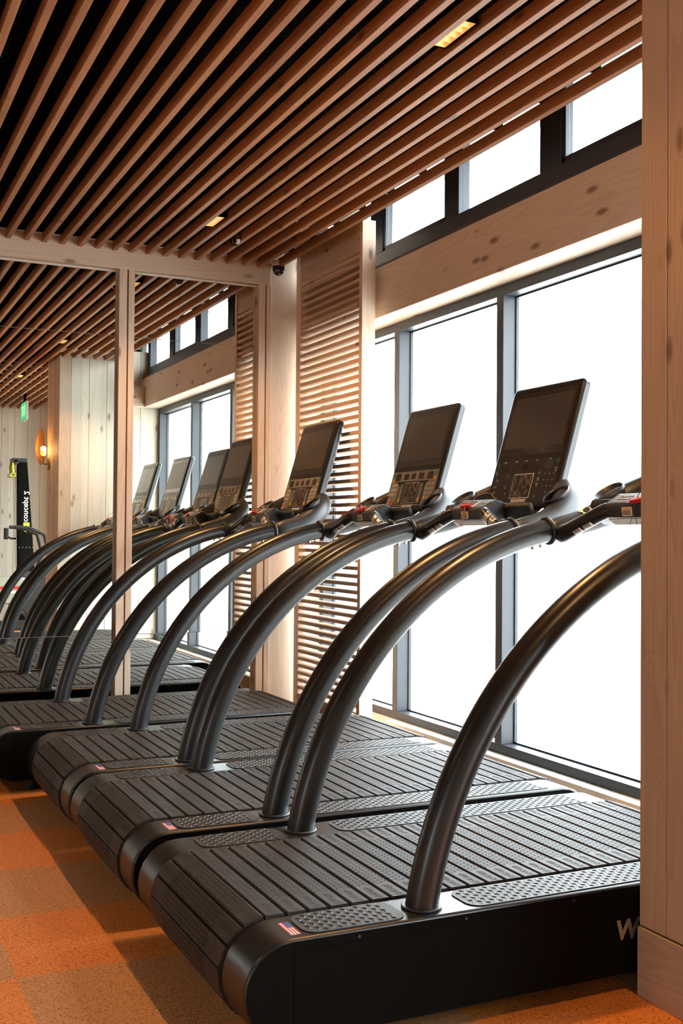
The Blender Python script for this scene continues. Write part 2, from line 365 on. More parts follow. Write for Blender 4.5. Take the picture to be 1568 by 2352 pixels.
# partition that ends in the near pillar
PX, PY0, PY1 = 1.817, 1.56, 2.122
m = MB()
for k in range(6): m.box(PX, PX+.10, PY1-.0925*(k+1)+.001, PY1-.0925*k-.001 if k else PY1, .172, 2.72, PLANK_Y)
y = PX+.10
while y < 2.95:
    m.box(y+.001, min(y+.155, 2.95)-.001, PY1-.10, PY1, .172, 2.72, PLANK); m.box(y+.001, min(y+.155, 2.95)-.001, PY0, PY0+.10, .172, 2.72, PLANK); y += .155
m.box(PX+.05, 2.9, PY0+.05, PY1-.05, 0, 2.72, PLANK); m.box(PX+.03, 2.55, PY0+.03, PY1-.03, 2.72, 3.2, DARKVOID)
struct(m.build('wall_partition', None, .002, 1), 'pale spruce plank wall end standing at the right edge of the picture', 'wall')
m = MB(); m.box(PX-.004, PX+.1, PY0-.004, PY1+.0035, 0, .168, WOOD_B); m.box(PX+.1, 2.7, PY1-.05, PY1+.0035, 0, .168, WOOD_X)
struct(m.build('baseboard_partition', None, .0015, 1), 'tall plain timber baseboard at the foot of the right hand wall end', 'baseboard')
# ceiling void, support rails and duct
ceil = struct(bx('ceiling', -5.2, 2.95, -2.45, 6.2, 3.2, 3.35, DARKVOID), 'black ceiling above the timber slats', 'ceiling')
for k in range(30):
    y = 5.55-.2915*k
    bx('support_rail', -5.0, 2.325, y-.012, y+.012, 2.6655, 2.69, DARKVOID, ceil)
MB().tube([(-1.2, 6.1, 3.0), (-1.2, -2.4, 3.0)], .16, DARKVOID, 24).build('air_duct', ceil)
MB().tube([(.5, 6.1, 3.02), (.5, -2.4, 3.02)], .13, DARKVOID, 24).build('air_duct', ceil)

# facade: low wall, ledges, lintel beam and the strips above
struct(bx('wall_right', 2.705, 2.95, -2.45, 6.2, -.1, .158, STONE), 'low stone strip below the tall windows', 'wall')
struct(bx('trim_1', 2.637, 2.705, PY1, 5.02, 0, .161, STONE, None, .002), 'pale window ledge running behind the treadmills', 'trim')
struct(bx('trim_2', 2.575, 2.637, PY1, 5.02, 0, .105, STONE, None, .002), 'lower pale step below the window ledge', 'trim')
struct(bx('trim_3', 2.552, 2.95, PY1+.03, 5.97, 2.221, 2.478, WOOD_Y, None, .003), 'broad knotty timber lintel beam between tall and high windows', 'beam')
struct(bx('trim_4', 2.40, 2.552, PY1, PY1+.09, 2.221, 2.40, WOOD_X, None, .003), 'short timber block where the lintel meets the plank wall', 'beam')
struct(bx('trim_5', 2.552, 2.95, -2.2, PY0, 2.221, 2.478, WOOD_Y, None, .003), 'timber lintel beam beyond the partition', 'beam')
struct(bx('wall_corner', 2.66, 2.95, -2.45, -1.3, .158, 3.2, PLANK), 'plank wall between the end wall and the farther windows', 'wall')
struct(bx('wall_upper', 2.56, 2.95, -2.45, 6.2, 2.99, 3.2, FRAME), 'dark strip of wall above the high windows', 'wall')
struct(bx('trim_6', 2.345, 2.60, 5.35, 5.852, 2.726, 2.76, FRAME), 'dark soffit strip over the slatted screen', 'trim')
struct(bx('trim_12', 2.31, 2.55, PY1-.02, PY1+.008, 2.735, 3.2, FRAME), 'dark panel over the plank wall by the high windows', 'trim')
struct(bx('pavement', 2.95, 40, -20, 30, -.25, -.15, PAVE), 'light pavement outside the windows', 'ground')

# windows
def glaze(name, label, x, y0, y1, z0, z1, mull, fw_=.052, dep=.085, rail=(.041, .047), panes=True):
    t = thing(name, label, 'window', (x, (y0+y1)/2, z0), None, 'structure')
    o = Vector((x, (y0+y1)/2, z0))
    def part(nm, a, b, c, d, e, f, mt, bev=.0015): return bx(nm, a-o.x, b-o.x, c-o.y, d-o.y, e-o.z, f-o.z, mt, t, bev)
    m_ = MB()
    m_.box(0, dep, y0-o.y, y1-o.y, 0, rail[0], FRAME); m_.box(0, dep, y0-o.y, y1-o.y, z1-z0-rail[1], z1-z0, FRAME)
    m_.box(0, dep, y0-o.y, y0-o.y+fw_, rail[0], z1-z0-rail[1], FRAME); m_.box(0, dep, y1-o.y-fw_, y1-o.y, rail[0], z1-z0-rail[1], FRAME)
    m_.build('frame', t, .0015)
    ys = [y0+fw_]
    for (a, b) in mull:
        part('mullion', x, x+dep, a, b, z0+rail[0], z1-rail[1], FRAME); ys += [a, b]
    ys.append(y1-fw_)
    for i in range(0, len(ys), 2):
        g = part('pane', x+dep-.012, x+dep-.008, ys[i], ys[i+1], z0+rail[0], z1-rail[1], GLASS, 0)
        bd = MB(); q = .007
        a, b, c, d = ys[i]-o.y, ys[i+1]-o.y, rail[0], z1-z0-rail[1]
        for (p0, p1, r0, r1) in ((a, b, c, c+q), (a, b, d-q, d), (a, a+q, c, d), (b-q, b, c, d)): bd.box(dep-.02, dep-.006, p0, p1, r0, r1, FRAME)
        bd.build('glazing_bead', t)
    return t
glaze('window_1', 'tall clear windows with dark frames behind the treadmills', XW, PY1, 6.0, .161, 2.221, [(3.09, 3.142), (4.052, 4.104), (5.015, 5.067)])
glaze('window_2', 'tall windows beyond the partition', XW, -1.3, PY0, .161, 2.221, [(-.35, -.3), (.6, .652)])
# high windows: fixed frame with alternating casement sashes
t = thing('window_3', 'row of high windows with thick dark frames under the ceiling', 'window', (2.62, 4, 2.478), None, 'structure')
def hp(nm, x0, x1, y0, y1, z0, z1, mt, b=.002): return bx(nm, x0-2.62, x1-2.62, y0-4, y1-4, z0-2.478, z1-2.478, mt, t, b)
hp('sill_rail', 2.60, 2.66, PY1, 5.97, 2.478, 2.578, FRAME_D); hp('weather_bar', 2.552, 2.60, PY1, 5.97, 2.478, 2.489, FRAME_D)
hp('head_rail', 2.60, 2.66, PY1, 5.97, 2.93, 2.99, FRAME_D)
for (a, b) in ((2.122, 2.20), (2.80, 2.92), (3.505, 3.645), (4.27, 4.385), (5.02, 5.155), (5.85, 5.97)): hp('mullion', 2.60, 2.66, a, b, 2.578, 2.93, FRAME_D)
for (a, b) in ((2.20, 2.80), (2.92, 3.505), (3.645, 4.27), (4.385, 5.02), (5.155, 5.85)): hp('pane', 2.622, 2.626, a, b, 2.578, 2.93, GLASS, 0)
for (a, b) in ((2.92, 3.505), (4.385, 5.02)):
    m_ = MB(); q = .022
    for (p0, p1, r0, r1) in ((a, b, 2.578, 2.6), (a, b, 2.91, 2.93), (a, a+q, 2.578, 2.93), (b-q, b, 2.578, 2.93)): m_.box(-.014, .006, p0-4, p1-4, r0-2.478, r1-2.478, FRAME_D)
    m_.build('sash', t, .002)
glaze('window_4', 'high windows beyond the partition', 2.62, -1.3, PY0, 2.478, 2.99, [(.1, .22)], .09, .12, (.1, .06))

glaze('window_fill', 'unseen side wall window added for neutral fill daylight', -5.14, -1.6, -.5, .8, 2.3, [])  # unseen window, added to let neutral fill light into the room
# far wall: beam, posts, mirrors
YB = 5.80
struct(bx('trim_7', -5.0, 2.292, YB, YM+.012, 2.528, 2.672, WOOD_X, None, .003), 'long pale timber beam across the top of the mirrors', 'beam')
struct(bx('trim_8', -5.0, 2.24, YM-.004, YM+.012, 2.518, 2.528, STONE), 'thin whitish strip under the beam over the mirrors', 'trim')
def post(name, x0, x1, label):
    m_ = MB(); g = x0+(x1-x0)*.56
    m_.box(x0, g-.004, YB+.004, YM+.012, 0, 2.528, WOOD_Z); m_.box(g-.004, g+.004, YB+.014, YM+.012, 0, 2.528, CEDAR); m_.box(g+.004, x1, YB+.004, YM+.012, 0, 2.528, WOOD_Z)
    return struct(m_.build(name, None, .0015, 1), label, 'post')
post('trim_9', 1.424, 1.508, 'slim grooved timber post dividing the mirror wall')
post('trim_10', 2.222, 2.30, 'grooved timber jamb at the window end of the mirrors')
struct(bx('trim_11', 2.30, 2.474, YM-.02, 6.1, 0, 2.725, WOOD_Z, None, .002), 'broad pale timber column between mirror and slatted screen', 'post')
struct(bx('wall_end', 2.474, 2.95, 6.0, 6.2, 0, 3.25, PLANK), 'plank wall closing the corner behind the slatted screen', 'wall')
def mirror(x0, x1, z0, z1, label, yaw=0):
    o = bx('mirror_panel', x0-x1, 0, 0, .006, z0, z1, MIRROR); o.location = (x1, YM, 0); o.rotation_euler = (0, 0, yaw); tag(o, label, 'mirror', 'mirror panes on the far wall')
ZJ = (.0, .566, 2.174, 2.518)
for (a, b, side) in ((-5.0, 1.424, 'left of the slim post'), (1.508, 2.222, 'right of the slim post')):
    for i, nm in enumerate(('lowest mirror pane', 'tall middle mirror pane', 'shallow topmost mirror pane')):
        mirror(a+.0015, b-.0015, ZJ[i]+.0015, ZJ[i+1]-.0015, '%s on the far wall, %s' % (nm, side), math.radians(-.17 if b < 1.5 else -.11) if i else 0)

# slatted screen
SX0, SX1, SY0, SY1 = 2.43, 2.505, 4.909, 5.753
t = thing('slatted_screen', 'tall pale timber screen of horizontal slats standing before the window', 'screen', (SX0, SY0, 0))
def sp(nm, x0, x1, y0, y1, z0, z1, mt, b=.002): return bx(nm, x0-SX0, x1-SX0, y0-SY0, y1-SY0, z0, z1, mt, t, b)
sp('stile', SX0, SX1, SY0, SY0+.034, 0, 2.697, SCREEN_Z); sp('stile', SX0, SX1, SY1-.06, SY1, 0, 2.697, SCREEN_Z)
sp('top_board', SX0+.006, SX1-.02, SY0+.034, SY1-.06, 2.543, 2.697, SCREEN_W); sp('bottom_board', SX0+.004, SX1-.02, SY0+.034, SY1-.06, .0, .219, SCREEN_W)
k = 0; z = 2.541-.0187
while z > .238:
    m_ = MB(); m_.box(.004, .068, .034, SY1-.06-SY0, z-.0092, z+.0092, SCREEN_W); m_.build('slat', t, .0015, 1); z -= .0405; k += 1

# ------------------------------------------------------------------ slatted ceiling
SW, SH, SZ, PITCHX, SX = .0245, .045, 2.620, .0915, .832
J = (5.80, 5.06, 2.31, -.44, -2.2)
def slat_proto(L):
    return MB().box(0, SW, 0, L, 0, SH, CEDAR).build('ceiling_slat', None, .0012, 1)
protos = {}
def slat(x, y0, y1, label, group):
    L = round(y1-y0, 3)
    if L not in protos: protos[L] = slat_proto(L); o = protos[L]
    else: o = protos[L].copy(); COL.objects.link(o)
    o.location = (x, y0, SZ); tag(o, label, 'slat', group, 'thing')
for k in range(-24, 17):
    x = SX+PITCHX*k
    last = k == 16
    if last: x += .008
    slat(x, J[1]+.0015, 5.735 if last else J[0], 'outermost short ceiling slat end by the dome camera' if last else 'short reddish ceiling slat end butting the beam over the mirrors', 'short slats at the mirror beam')
    y0 = J[2] if x < PX else PY1
    slat(x, y0+.0015, J[1]-.0015, 'outermost long ceiling slat crossing the top of the high windows' if last else 'long reddish timber slat of the open ceiling over the treadmills', 'long ceiling slats overhead')
    if k >= -4:
        if x+SW < PX: slat(x, J[3]+.0015, J[2]-.0015, 'long reddish ceiling slat behind the viewer, seen in the mirror', 'ceiling slats seen in the mirror'); 
        else: slat(x, J[3]+.0015, PY0, 'reddish ceiling slat beyond the plank wall end, seen in the mirror', 'ceiling slats beyond the wall end')
        slat(x, J[4], J[3]-.0015, 'farthest reddish ceiling slat at the plank end wall, seen in the mirror', 'farthest ceiling slats in the mirror')

# track lamps
def lamp(x, y, label, w, group='track lamps between the slats', hz=2.632, tone=(1, .52, .20)):
    t_ = thing('track_light', label, 'ceiling light', (x, y, hz), group)
    m_ = MB(); a, b, h = .0235, .095, .075; q = .003
    m_.box(-a, -a+q, -b, b, 0, h, DARKVOID); m_.box(a-q, a, -b, b, 0, h, DARKVOID); m_.box(-a, a, -b, -b+q, 0, h, DARKVOID); m_.box(-a, a, b-q, b, 0, h, DARKVOID); m_.box(-a, a, -b, b, h, h+.004, DARKVOID)
    m_.box(-.012, .012, -.02, .02, h+.004, 3.2-hz, DARKVOID)
    m_.build('housing', t_)
    g = MB()
    for i in range(5):
        y0_ = -b+q+(2*b-2*q)*i/5; y1_ = -b+q+(2*b-2*q)*(i+1)/5
        v = [(-a+q, y0_, .003), (a-q, y0_, .003), (a-q, y1_, .003), (-a+q, y1_, .003), (-a*.4, y0_*.65+y1_*.35, .02), (a*.4, y0_*.65+y1_*.35, .02), (a*.4, y0_*.35+y1_*.65, .02), (-a*.4, y0_*.35+y1_*.65, .02)]
        g.add(v, [(0, 1, 5, 4), (2, 3, 7, 6)], GRILLE); g.add(v, [(1, 2, 6, 5), (3, 0, 4, 7)], GRILLE); g.add(v, [(4, 5, 6, 7)], GRILLE_L)
    g.build('louvre', t_, 0, 2, 0)
    l = bpy.data.lights.new('lamp_light', 'AREA'); l.shape = 'RECTANGLE'; l.size = .035; l.size_y = .17; l.energy = w; l.color = tone; l.spread = math.radians(118)
    lo = bpy.data.objects.new('lamp_light', l); COL.objects.link(lo); lo.parent = t_; lo.location = (0, 0, -.001)
lamp(1.7125, 5.08, 'lit track light between the slats nearest the mirror beam', LAMP_ROW)
lamp(1.7125, 2.84, 'lit track light between the slats at the upper right', LAMP_ROW)
lamp(1.7125, .65, 'lit track light behind the viewer, smaller in the mirror', LAMP_ROW)
for i, (x, y) in enumerate(((-1.49, 5.08), (-1.49, 2.84), (-1.49, .65), (-3.6, 3.9), (-3.6, 1.2))):  # last two are unseen lamps added for ambient light
    lamp(x, y, 'lit track light over the open floor, %s' % ('nearest the mirror', 'opposite the treadmills', 'behind the viewer', 'added for ambient at far left front', 'added for ambient at far left rear')[i], LAMP_ROOM, 'track lamps over the open floor', tone=(1, .74, .50))

# ------------------------------------------------------------------ treadmill
CX, CZ, CR = 1.026, .081, 1.07          # arc of the bent tube
XF0, XF1, RE = -.375, .995, .11         # straight deck from-to, end radius
HW, BW = .42, .276                      # half widths: treadmill, belt
ZD = .265
def arm_pt(a, s, r=0): return Vector((CX-(CR+r)*math.cos(a), s*.3525, CZ+(CR+r)*math.sin(a)))
A0, A1 = math.radians(9.9), math.radians(79.4)
def stadium(r, x0, x1, zc, n=12):
    p = []
    for k in range(n+1):
        a = -PI/2+PI*k/n; p.append((x1+r*math.cos(a), zc+r*math.sin(a)))
    for k in range(n+1):
        a = PI/2+PI*k/n; p.append((x0+r*math.cos(a), zc+r*math.sin(a)))
    return p
TILT = math.radians(16.6)
CO = Vector((1.103, 0, 1.25))
CM = Matrix(((0, math.sin(TILT), -math.cos(TILT), CO.x), (-1, 0, 0, CO.y), (0, math.cos(TILT), math.sin(TILT), CO.z), (0, 0, 0, 1)))   # console frame: u right, v up, w to the runner

def make_treadmill(style, label, loc, extra):
    T = thing('treadmill', label, 'treadmill', loc, 'treadmills in a row at the window')
    # side rails
    for s in (1, -1):
        m_ = MB(); y0, y1 = sorted((s*(BW+.002), s*HW))
        m_.prism(stadium(RE, XF0, XF1, ZD-RE), y0, y1, BLACK, lambda u, w, a: (u, a, w))
        rail = m_.build('side_rail', T, .007, 3)
        sp_ = MB(); sp_.prism(stadium(RE-.006, XF0, XF1, ZD-RE), s*(HW-.004), s*(HW+.0012), PANEL, lambda u, w, a: (u, a, w)); sp_.build('side_panel', T)
        # seam of the end cap and screws on the outer face
        sc = MB()
        for xx in (XF0+.002, XF1-.05): sc.box(xx-.0012, xx+.0012, s*HW, s*(HW+.0016), .055, .25, DARKVOID)
        sc.box(XF0, XF1-.05, s*HW, s*(HW+.0016), .239, .2405, DARKVOID)
        for xx in (-.22, .05, .35, .65, .93): sc.cyl((xx, s*HW, .249), (xx, s*(HW+.002), .249), .0035, BLACK_S, 10)
        sc.build('seam_and_screws', rail)
        # grip pads with raised diamonds
        for (a, b) in ((-.338, -.09), (.075, .962)):
            p = MB(); cy = s*(BW+.012+HW-.012)/2; wy = HW-BW-.026
            p.prism(rrect(b-a, wy, .035, 6, (a+b)/2, cy), ZD, ZD+.0025, PAD, lambda u, w, q: (u, w, q))
            nx = int((b-a-.03)/.0165); ny = 8
            for i in range(nx):
                for j in range(ny):
                    px, py = a+.018+i*.0165, cy-wy/2+.012+j*(wy-.024)/(ny-1)
                    if (px < a+.03 or px > b-.03) and j in (0, ny-1): continue
                    q = Matrix.Translation((px, py, ZD+.0025)) @ Matrix.Rotation((1 if (i+j) % 2 else -1)*PI/4, 4, 'Z')
                    l_, w_ = .0068, .0022
                    p.add([(-l_, 0, 0), (0, -w_, 0), (l_, 0, 0), (0, w_, 0), (-l_*.55, 0, .0016), (l_*.55, 0, .0016)], [(0, 1, 4), (1, 2, 5), (1, 5, 4), (2, 3, 5), (3, 0, 4), (3, 4, 5)], PAD, q)
            p.build('grip_pad', T, 0, 2, 30)
    # flag sticker on the rail at the runner's right hand
    f = MB(); x0, x1, y0, y1 = -.370, -.346, -HW+.025, -HW+.10
    f.box(x0, x1, y0, y1, ZD, ZD+.0006, WHITEP)
    for i in range(4):
        xs = x0+(x1-x0)*(i*2+.1)/7.2; f.box(xs, xs+(x1-x0)/7.4, y0, y1, ZD+.0006, ZD+.0009, FLAGR)
    f.box(x0+(x1-x0)*.45, x1, y1-.034, y1, ZD+.0009, ZD+.0012, FLAGB); f.build('flag_sticker', T)
    # inner chassis and feet
    MB().prism(stadium(RE-.03, XF0, XF1, ZD-RE), -BW, BW, DARKVOID, lambda u, w, a: (u, a, w)).build('chassis', T)
    ft = []
    for xx in (-.30, .92):
        for s in (1, -1):
            MB().cyl((xx, s*.36, 0), (xx, s*.36, .05), .026, RUBBER, 16).build('foot', T, .003)
    # belt of rubber slats
    b = MB(); P_ = .0531; sw = .0478; th = .016
    prof = [(-sw/2, -th), (-sw/2, -.004), (-sw/2+.003, 0), (sw/2-.003, 0), (sw/2, -.004), (sw/2, -th)]
    LT = (XF1-XF0); arc = PI*(RE+.004); n0 = int(arc/P_*.92)
    L_slat = MB().text('4FRONT', .022, INK, Matrix.Identity(4), off=.0005, ext=.0002)
    nflat = int(LT/P_)
    pos = []
    for i in range(-n0, nflat+n0+2):
        d = (i+.35)*P_
        if d < 0: a = -d/(RE+.004); x, z, ang = XF0-(RE+.004)*math.sin(a), ZD-RE+(RE+.004)*math.cos(a), -a
        elif d > LT: a = (d-LT)/(RE+.004); x, z, ang = XF1+(RE+.004)*math.sin(a), ZD-RE+(RE+.004)*math.cos(a), a
        else: x, z, ang = XF0+d, ZD+.004, 0
        if abs(ang) > 2.75: continue
        M_ = Matrix.Translation((x, 0, z)) @ Matrix.Rotation(ang, 4, 'Y')
        b.prism(prof, -BW+.003, BW-.003, BELT, lambda u, w, q: (u, q, w), M_)
        if abs(ang) < 1.2:
            for yy in (-.229, .229):
                b.add(L_slat.v, L_slat.f, INK, M_ @ Matrix.Translation((0, yy, .0001)) @ Matrix.Rotation(-PI/2, 4, 'Z'))
    b.build('running_belt', T, 0, 2, 20)
    # bent tubes, flanges, collars and bolts
    for s in (1, -1):
        n = 44; path = [arm_pt(A0+(A1-A0)*k/n, s) for k in range(n+1)]; path[0].z = ZD; path.insert(0, Vector((path[0].x-.001, path[0].y, ZD-.01)))
        arm = MB().tube(path, .038, BLACK, 32).build('arm_tube', T)
        MB().cyl((path[1].x, path[1].y, ZD), (path[1].x, path[1].y, ZD+.006), .047, BLACK_S, 32).build('arm_flange', T, .002)
        e = arm_pt(A1, s); tg = Vector((math.sin(A1), 0, math.cos(A1))); u_ = Vector((0, 1, 0)); w_ = tg.cross(u_)
        rings = [[e+(.0405+.0065*math.cos(q))*(math.cos(p)*u_+math.sin(p)*w_)+.0075*math.sin(q)*tg for q in (2*PI*i/10 for i in range(10))] for p in (2*PI*j/36 for j in range(36))]
        MB().loft(rings, BLACK_S, False, closed=True).build('collar', T)
        for da in (1.9, 3.6):
            a = A1-math.radians(da); p0 = arm_pt(a, s, -.037); nrm = Vector((math.cos(a), 0, -math.sin(a)))
            bo = MB(); bo.cyl(p0, p0+nrm*.004, .0075, CHROME, 14); bo.ball(p0+nrm*.004, .0072, CHROME, 8); bo.build('dome_bolt', T)
        # console arm: from the collar up to the console, swelling round the cup holder
        pts = [(.828, .3525, 1.1325, .0365, .0365), (.91, .3515, 1.149, .0375, .0375), (.985, .346, 1.168, .041, .040), (1.035, .333, 1.192, .049, .047), (1.08, .312, 1.222, .057, .052), (1.115, .278, 1.250, .058, .050), (1.135, .235, 1.275, .050, .040), (1.145, .19, 1.30, .036, .028)]
        rings = []
        for i, (x, y, z, ry, rz) in enumerate(pts):
            q0 = Vector(pts[max(i-1, 0)][:3]); q1 = Vector(pts[min(i+1, len(pts)-1)][:3]); tg2 = (q1-q0).normalized()
            u2 = Vector((0, 1, 0)); u2 = (u2-tg2*u2.dot(tg2)).normalized(); w2 = tg2.cross(u2)
            if w2.z < 0: w2 = -w2
            rings.append([Vector((x, s*y, z))+ry*math.cos(q)*Vector((u2.x, s*u2.y, u2.z))+rz*math.sin(q)*Vector((w2.x, s*w2.y, w2.z)) for q in (2*PI*k/24 for k in range(24))])
        ca = MB().loft(rings, BLACK_S); cao = ca.build('console_arm', T, 0, 2, 60)
        sub = cao.modifiers.new('subdivision', 'SUBSURF'); sub.levels = 1; sub.render_levels = 2
        # speed rocker on the arm
        rk = MB(); nv = Vector((-.50, -s*.50, .71)).normalized(); tx = Vector((.90, 0, .36)); tx = (tx-nv*tx.dot(nv)).normalized(); ty = nv.cross(tx); base = Vector((.972, s*.348, 1.163))+nv*.0395
        ax = Matrix(((tx.x, ty.x, nv.x, base.x), (tx.y, ty.y, nv.y, base.y), (tx.z, ty.z, nv.z, base.z), (0, 0, 0, 1)))
        rk.prism(rrect(.064, .028, .013, 5), 0, .004, SILVER, lambda u, w, q: (u, w, q), ax)
        for dx in (-.016, .016): rk.prism(rrect(.024, .018, .008, 4, dx, 0), .004, .006, INK, lambda u, w, q: (u, w, q), ax)
        rk.build('speed_rocker', cao)
        # cup holder
        ch = MB(); cc = Vector((1.046, s*.305, 1.258)); cax = (Vector((-.50, s*.44, .75))).normalized(); cu2 = Vector((0, 1, 0)); cw2 = cax.cross(cu2)
        def ring(r, d, k=1.18): return [cc+cax*d+r*(math.cos(q)*cu2*1.0+k*math.sin(q)*cw2) for q in (2*PI*i/32 for i in range(32))]
        ch.loft([ring(.020, -.075), ring(.036, -.06), ring(.046, -.012), ring(.0505, .0), ring(.0515, .007), ring(.048, .0115), ring(.0435, .008), ring(.040, -.03), ring(.031, -.055), ring(.001, -.058)], BLACK_S, False)
        ch.build('cup_holder', T, 0, 2, 50)
        # grip bar with pulse plates
        g = MB(); gp = [(.888, .335, 1.136), (.868, .326, 1.124), (.853, .303, 1.122), (.850, .268, 1.132), (.855, .225, 1.150), (.863, .175, 1.170), (.873, .13, 1.190), (.884, .09, 1.203)]
        gp = [(x, s*y, z) for x, y, z in gp]
        g.tube(gp, [.029, .032, .031, .027, .025, .0245, .0245, .025], BLACK, 20); go = g.build('grip_bar', T, 0, 2, 60)
        sb2 = go.modifiers.new('subdivision', 'SUBSURF'); sb2.levels = 1; sb2.render_levels = 1
        for (ta, tb) in ((.228, .198), (.188, .156)):
            def gpt(y):
                for i in range(len(gp)-1):
                    if (gp[i][1]*s-y)*(gp[i+1][1]*s-y) <= 0:
                        f_ = (gp[i][1]*s-y)/(gp[i][1]*s-gp[i+1][1]*s+1e-9); return Vector(gp[i]).lerp(Vector(gp[i+1]), f_)
            pl = MB(); rr = []
            for k in range(6):
                y = ta+(tb-ta)*k/5; c0 = gpt(y)
                rr.append([c0+.0268*Vector((-math.cos(q), 0, math.sin(q))) for q in (math.radians((-88 if s > 0 else -40)+(48 if s > 0 else 115)*i/10) for i in range(11))])
            fv = [p for r_ in rr for p in r_]; ff = [(a*11+i, a*11+i+1, (a+1)*11+i+1, (a+1)*11+i) for a in range(5) for i in range(10)]
            po = pl.add(fv, ff, SILVER).build('pulse_plate', go, 0, 2, 60)
            so = po.modifiers.new('solidify', 'SOLIDIFY'); so.thickness = .0016
    # keypad box between the grips
    kb = MB(); w0, w1 = .088, .118
    pr = [(.868, 1.172), (.862, 1.211), (.925, 1.248), (.958, 1.238), (.962, 1.172)]
    kb.loft([[(x, y*sy, z) for (x, z) in pr] for (y, sy) in ((-w1, 1), (w1, 1))], BLACK_S)
    KB = kb.build('keypad_box', T, .006, 3)
    MB().loft([[(x, y, z) for (x, z) in ((.874, 1.171), (.90, 1.152), (1.03, 1.155), (1.06, 1.185), (.96, 1.185), (.96, 1.172))] for y in (-w1+.01, w1-.01)], GREYP).build('underside_shell', T, .004, 2)  # paler underside: reflected bright light put into its colour
    # sloping keypad face
    d0, d1 = Vector((.862, 0, 1.211)), Vector((.925, 0, 1.248)); sl = (d1-d0).normalized(); nn = Vector((-sl.z, 0, sl.x))
    KM = Matrix(((0, sl.x, nn.x, d0.x), (-1, 0, 0, 0), (0, sl.z, nn.z, d0.z), (0, 0, 0, 1)))
    kp = MB(); kp.prism([(-.095, .008), (.095, .008), (.104, .018), (.104, .052), (.086, .066), (-.086, .066), (-.104, .052), (-.104, .018)], .0004, .0016, OVER_D, lambda u, w, q: (u, w, q), KM)
    for i in range(4):
        for j in range(3): kp.prism([(.0055*math.cos(q)-.078+.0155*i, .0045*math.sin(q)+.018+.0165*j) for q in (2*PI*k/12 for k in range(12))], .0016, .0026, LIGHTK, lambda u, w, q: (u, w, q), KM)
    for i in range(2):
        for j in range(2): kp.prism([(.006*math.cos(q)+.058+.022*i, .0048*math.sin(q)+.024+.022*j) for q in (2*PI*k/12 for k in range(12))], .0016, .0026, LIGHTK, lambda u, w, q: (u, w, q), KM)
    kp.prism(rrect(.02, .046, .003, 3, .028, .036), .0016, .0022, GREYP if style != 'plain' else INK, lambda u, w, q: (u, w, q), KM)
    kp.build('keypad', KB)
    lb = MB(); LM = Matrix(((0, -.15, -1, .8655), (-1, 0, 0, 0), (0, .99, -.15, 1.1905), (0, 0, 0, 1)))
    lb.prism(rrect(.044, .027, .003, 3, -.006, 0), 0, .003, LABELM, lambda u, w, q: (u, w, q), LM)
    for v_ in (-.008, -.004, .001): lb.box(-.024, .010, v_, v_+.0018, .003, .0034, INK, LM)
    lb.box(-.020, .012, .006, .010, .003, .0034, plain_orange, LM)
    lb.build('warning_label', KB)
    # tray between keypad and console
    tr = MB(); tp = [(.955, 1.236), (.975, 1.200), (1.01, 1.180), (1.06, 1.180), (1.10, 1.205), (1.135, 1.262), (1.148, 1.255), (1.12, 1.185), (1.07, 1.155), (1.0, 1.155), (.96, 1.175), (.945, 1.22)]
    tr.prism(tp, -.285, .285, BLACK_S, lambda u, w, a: (u, a, w)); tr.build('console_tray', T, .004, 2)
    # console housing
    ch = MB(); body = rrect(.454, .40, .026, 6, 0, .27); 
    body = [(u, v) for u, v in body if v > .2]
    outl = body[:]      # upper part keeps rounded corners; below it the sides draw in towards the arms
    outl = [(.227, .08), (.227, .20)]+[p for p in rrect(.454, .45, .026, 7, 0, .245) if p[1] > .22]+[(-.227, .20), (-.227, .08), (-.232, .04), (-.245, .0), (-.235, -.03), (.235, -.03), (.245, .0), (.232, .04)]
    ch.prism(outl, -.036, .004, BLACK, lambda u, v, w: (u, v, w), CM)
    CH = ch.build('console', T, .011, 3)
    bk = MB(); bk.loft([[(a*.92, .03+(b-.03)*.95, -.034) for a, b in outl], [(a*.62, .1+(b-.1)*.6, -.062) for a, b in outl]], BLACK_S, True, CM); bk.build('back_cover', CH, .006, 2)
    d = MB(); d.prism(rrect(.408, .262, .012, 5, 0, .311), .004, .0055, SCREENG if style == 'dark' else BLACK_S, lambda u, v, w: (u, v, w), CM); d.build('bezel', CH)
    d = MB(); d.prism(rrect(.376, .212, .003, 3, 0, .316), .0055, .0066, SCREENG2, lambda u, v, w: (u, v, w), CM); d.build('display', CH)
    # key panel
    PRM = lambda u, v, w: (u, v, w)
    over = OVER_D if style == 'dark' else OVER_G
    d = MB()
    d.prism([(-.215, -.005), (.17, -.005), (.17, .02), (.21, .06), (.206, .160), (-.206, .160)] if style != 'dark' else [(-.21, -.01), (.205, -.01), (.205, .16), (-.205, .16)], .004, .0052, over, PRM, CM)
    if style != 'dark':   # black surround of the middle window group
        d.prism([(-.12, .0), (.115, .0), (.115, .09), (.14, .112), (-.17, .112), (-.12, .09)], .0052, .0056, BLACK_S, PRM, CM)
        for (u, h) in ((-.097, .10), (.085, .10)): d.prism(rrect(.024, .092, .004, 3, u, .052), .0056, .0060, OVER_G, PRM, CM)
    KO = d.build('key_panel', CH)
    for (u, ww, hh) in ((-.152, .048, .034), (-.076, .042, .026), (-.010, .036, .025), (.060, .046, .028), (.142, .050, .032)):
        wn = MB(); wn.prism(rrect(ww, hh, .002, 2, u, .134), .0056, .0064, SCREENG, PRM, CM)
        (wn.text('TIME' if u < -.1 else 'MPH' if u > .1 else 'PACE', .007, WHITEP if style == 'dark' else INK, CM @ Matrix.Translation((u, .1555, .0064)), ext=.0001)); wn.build('readout_window', CH)
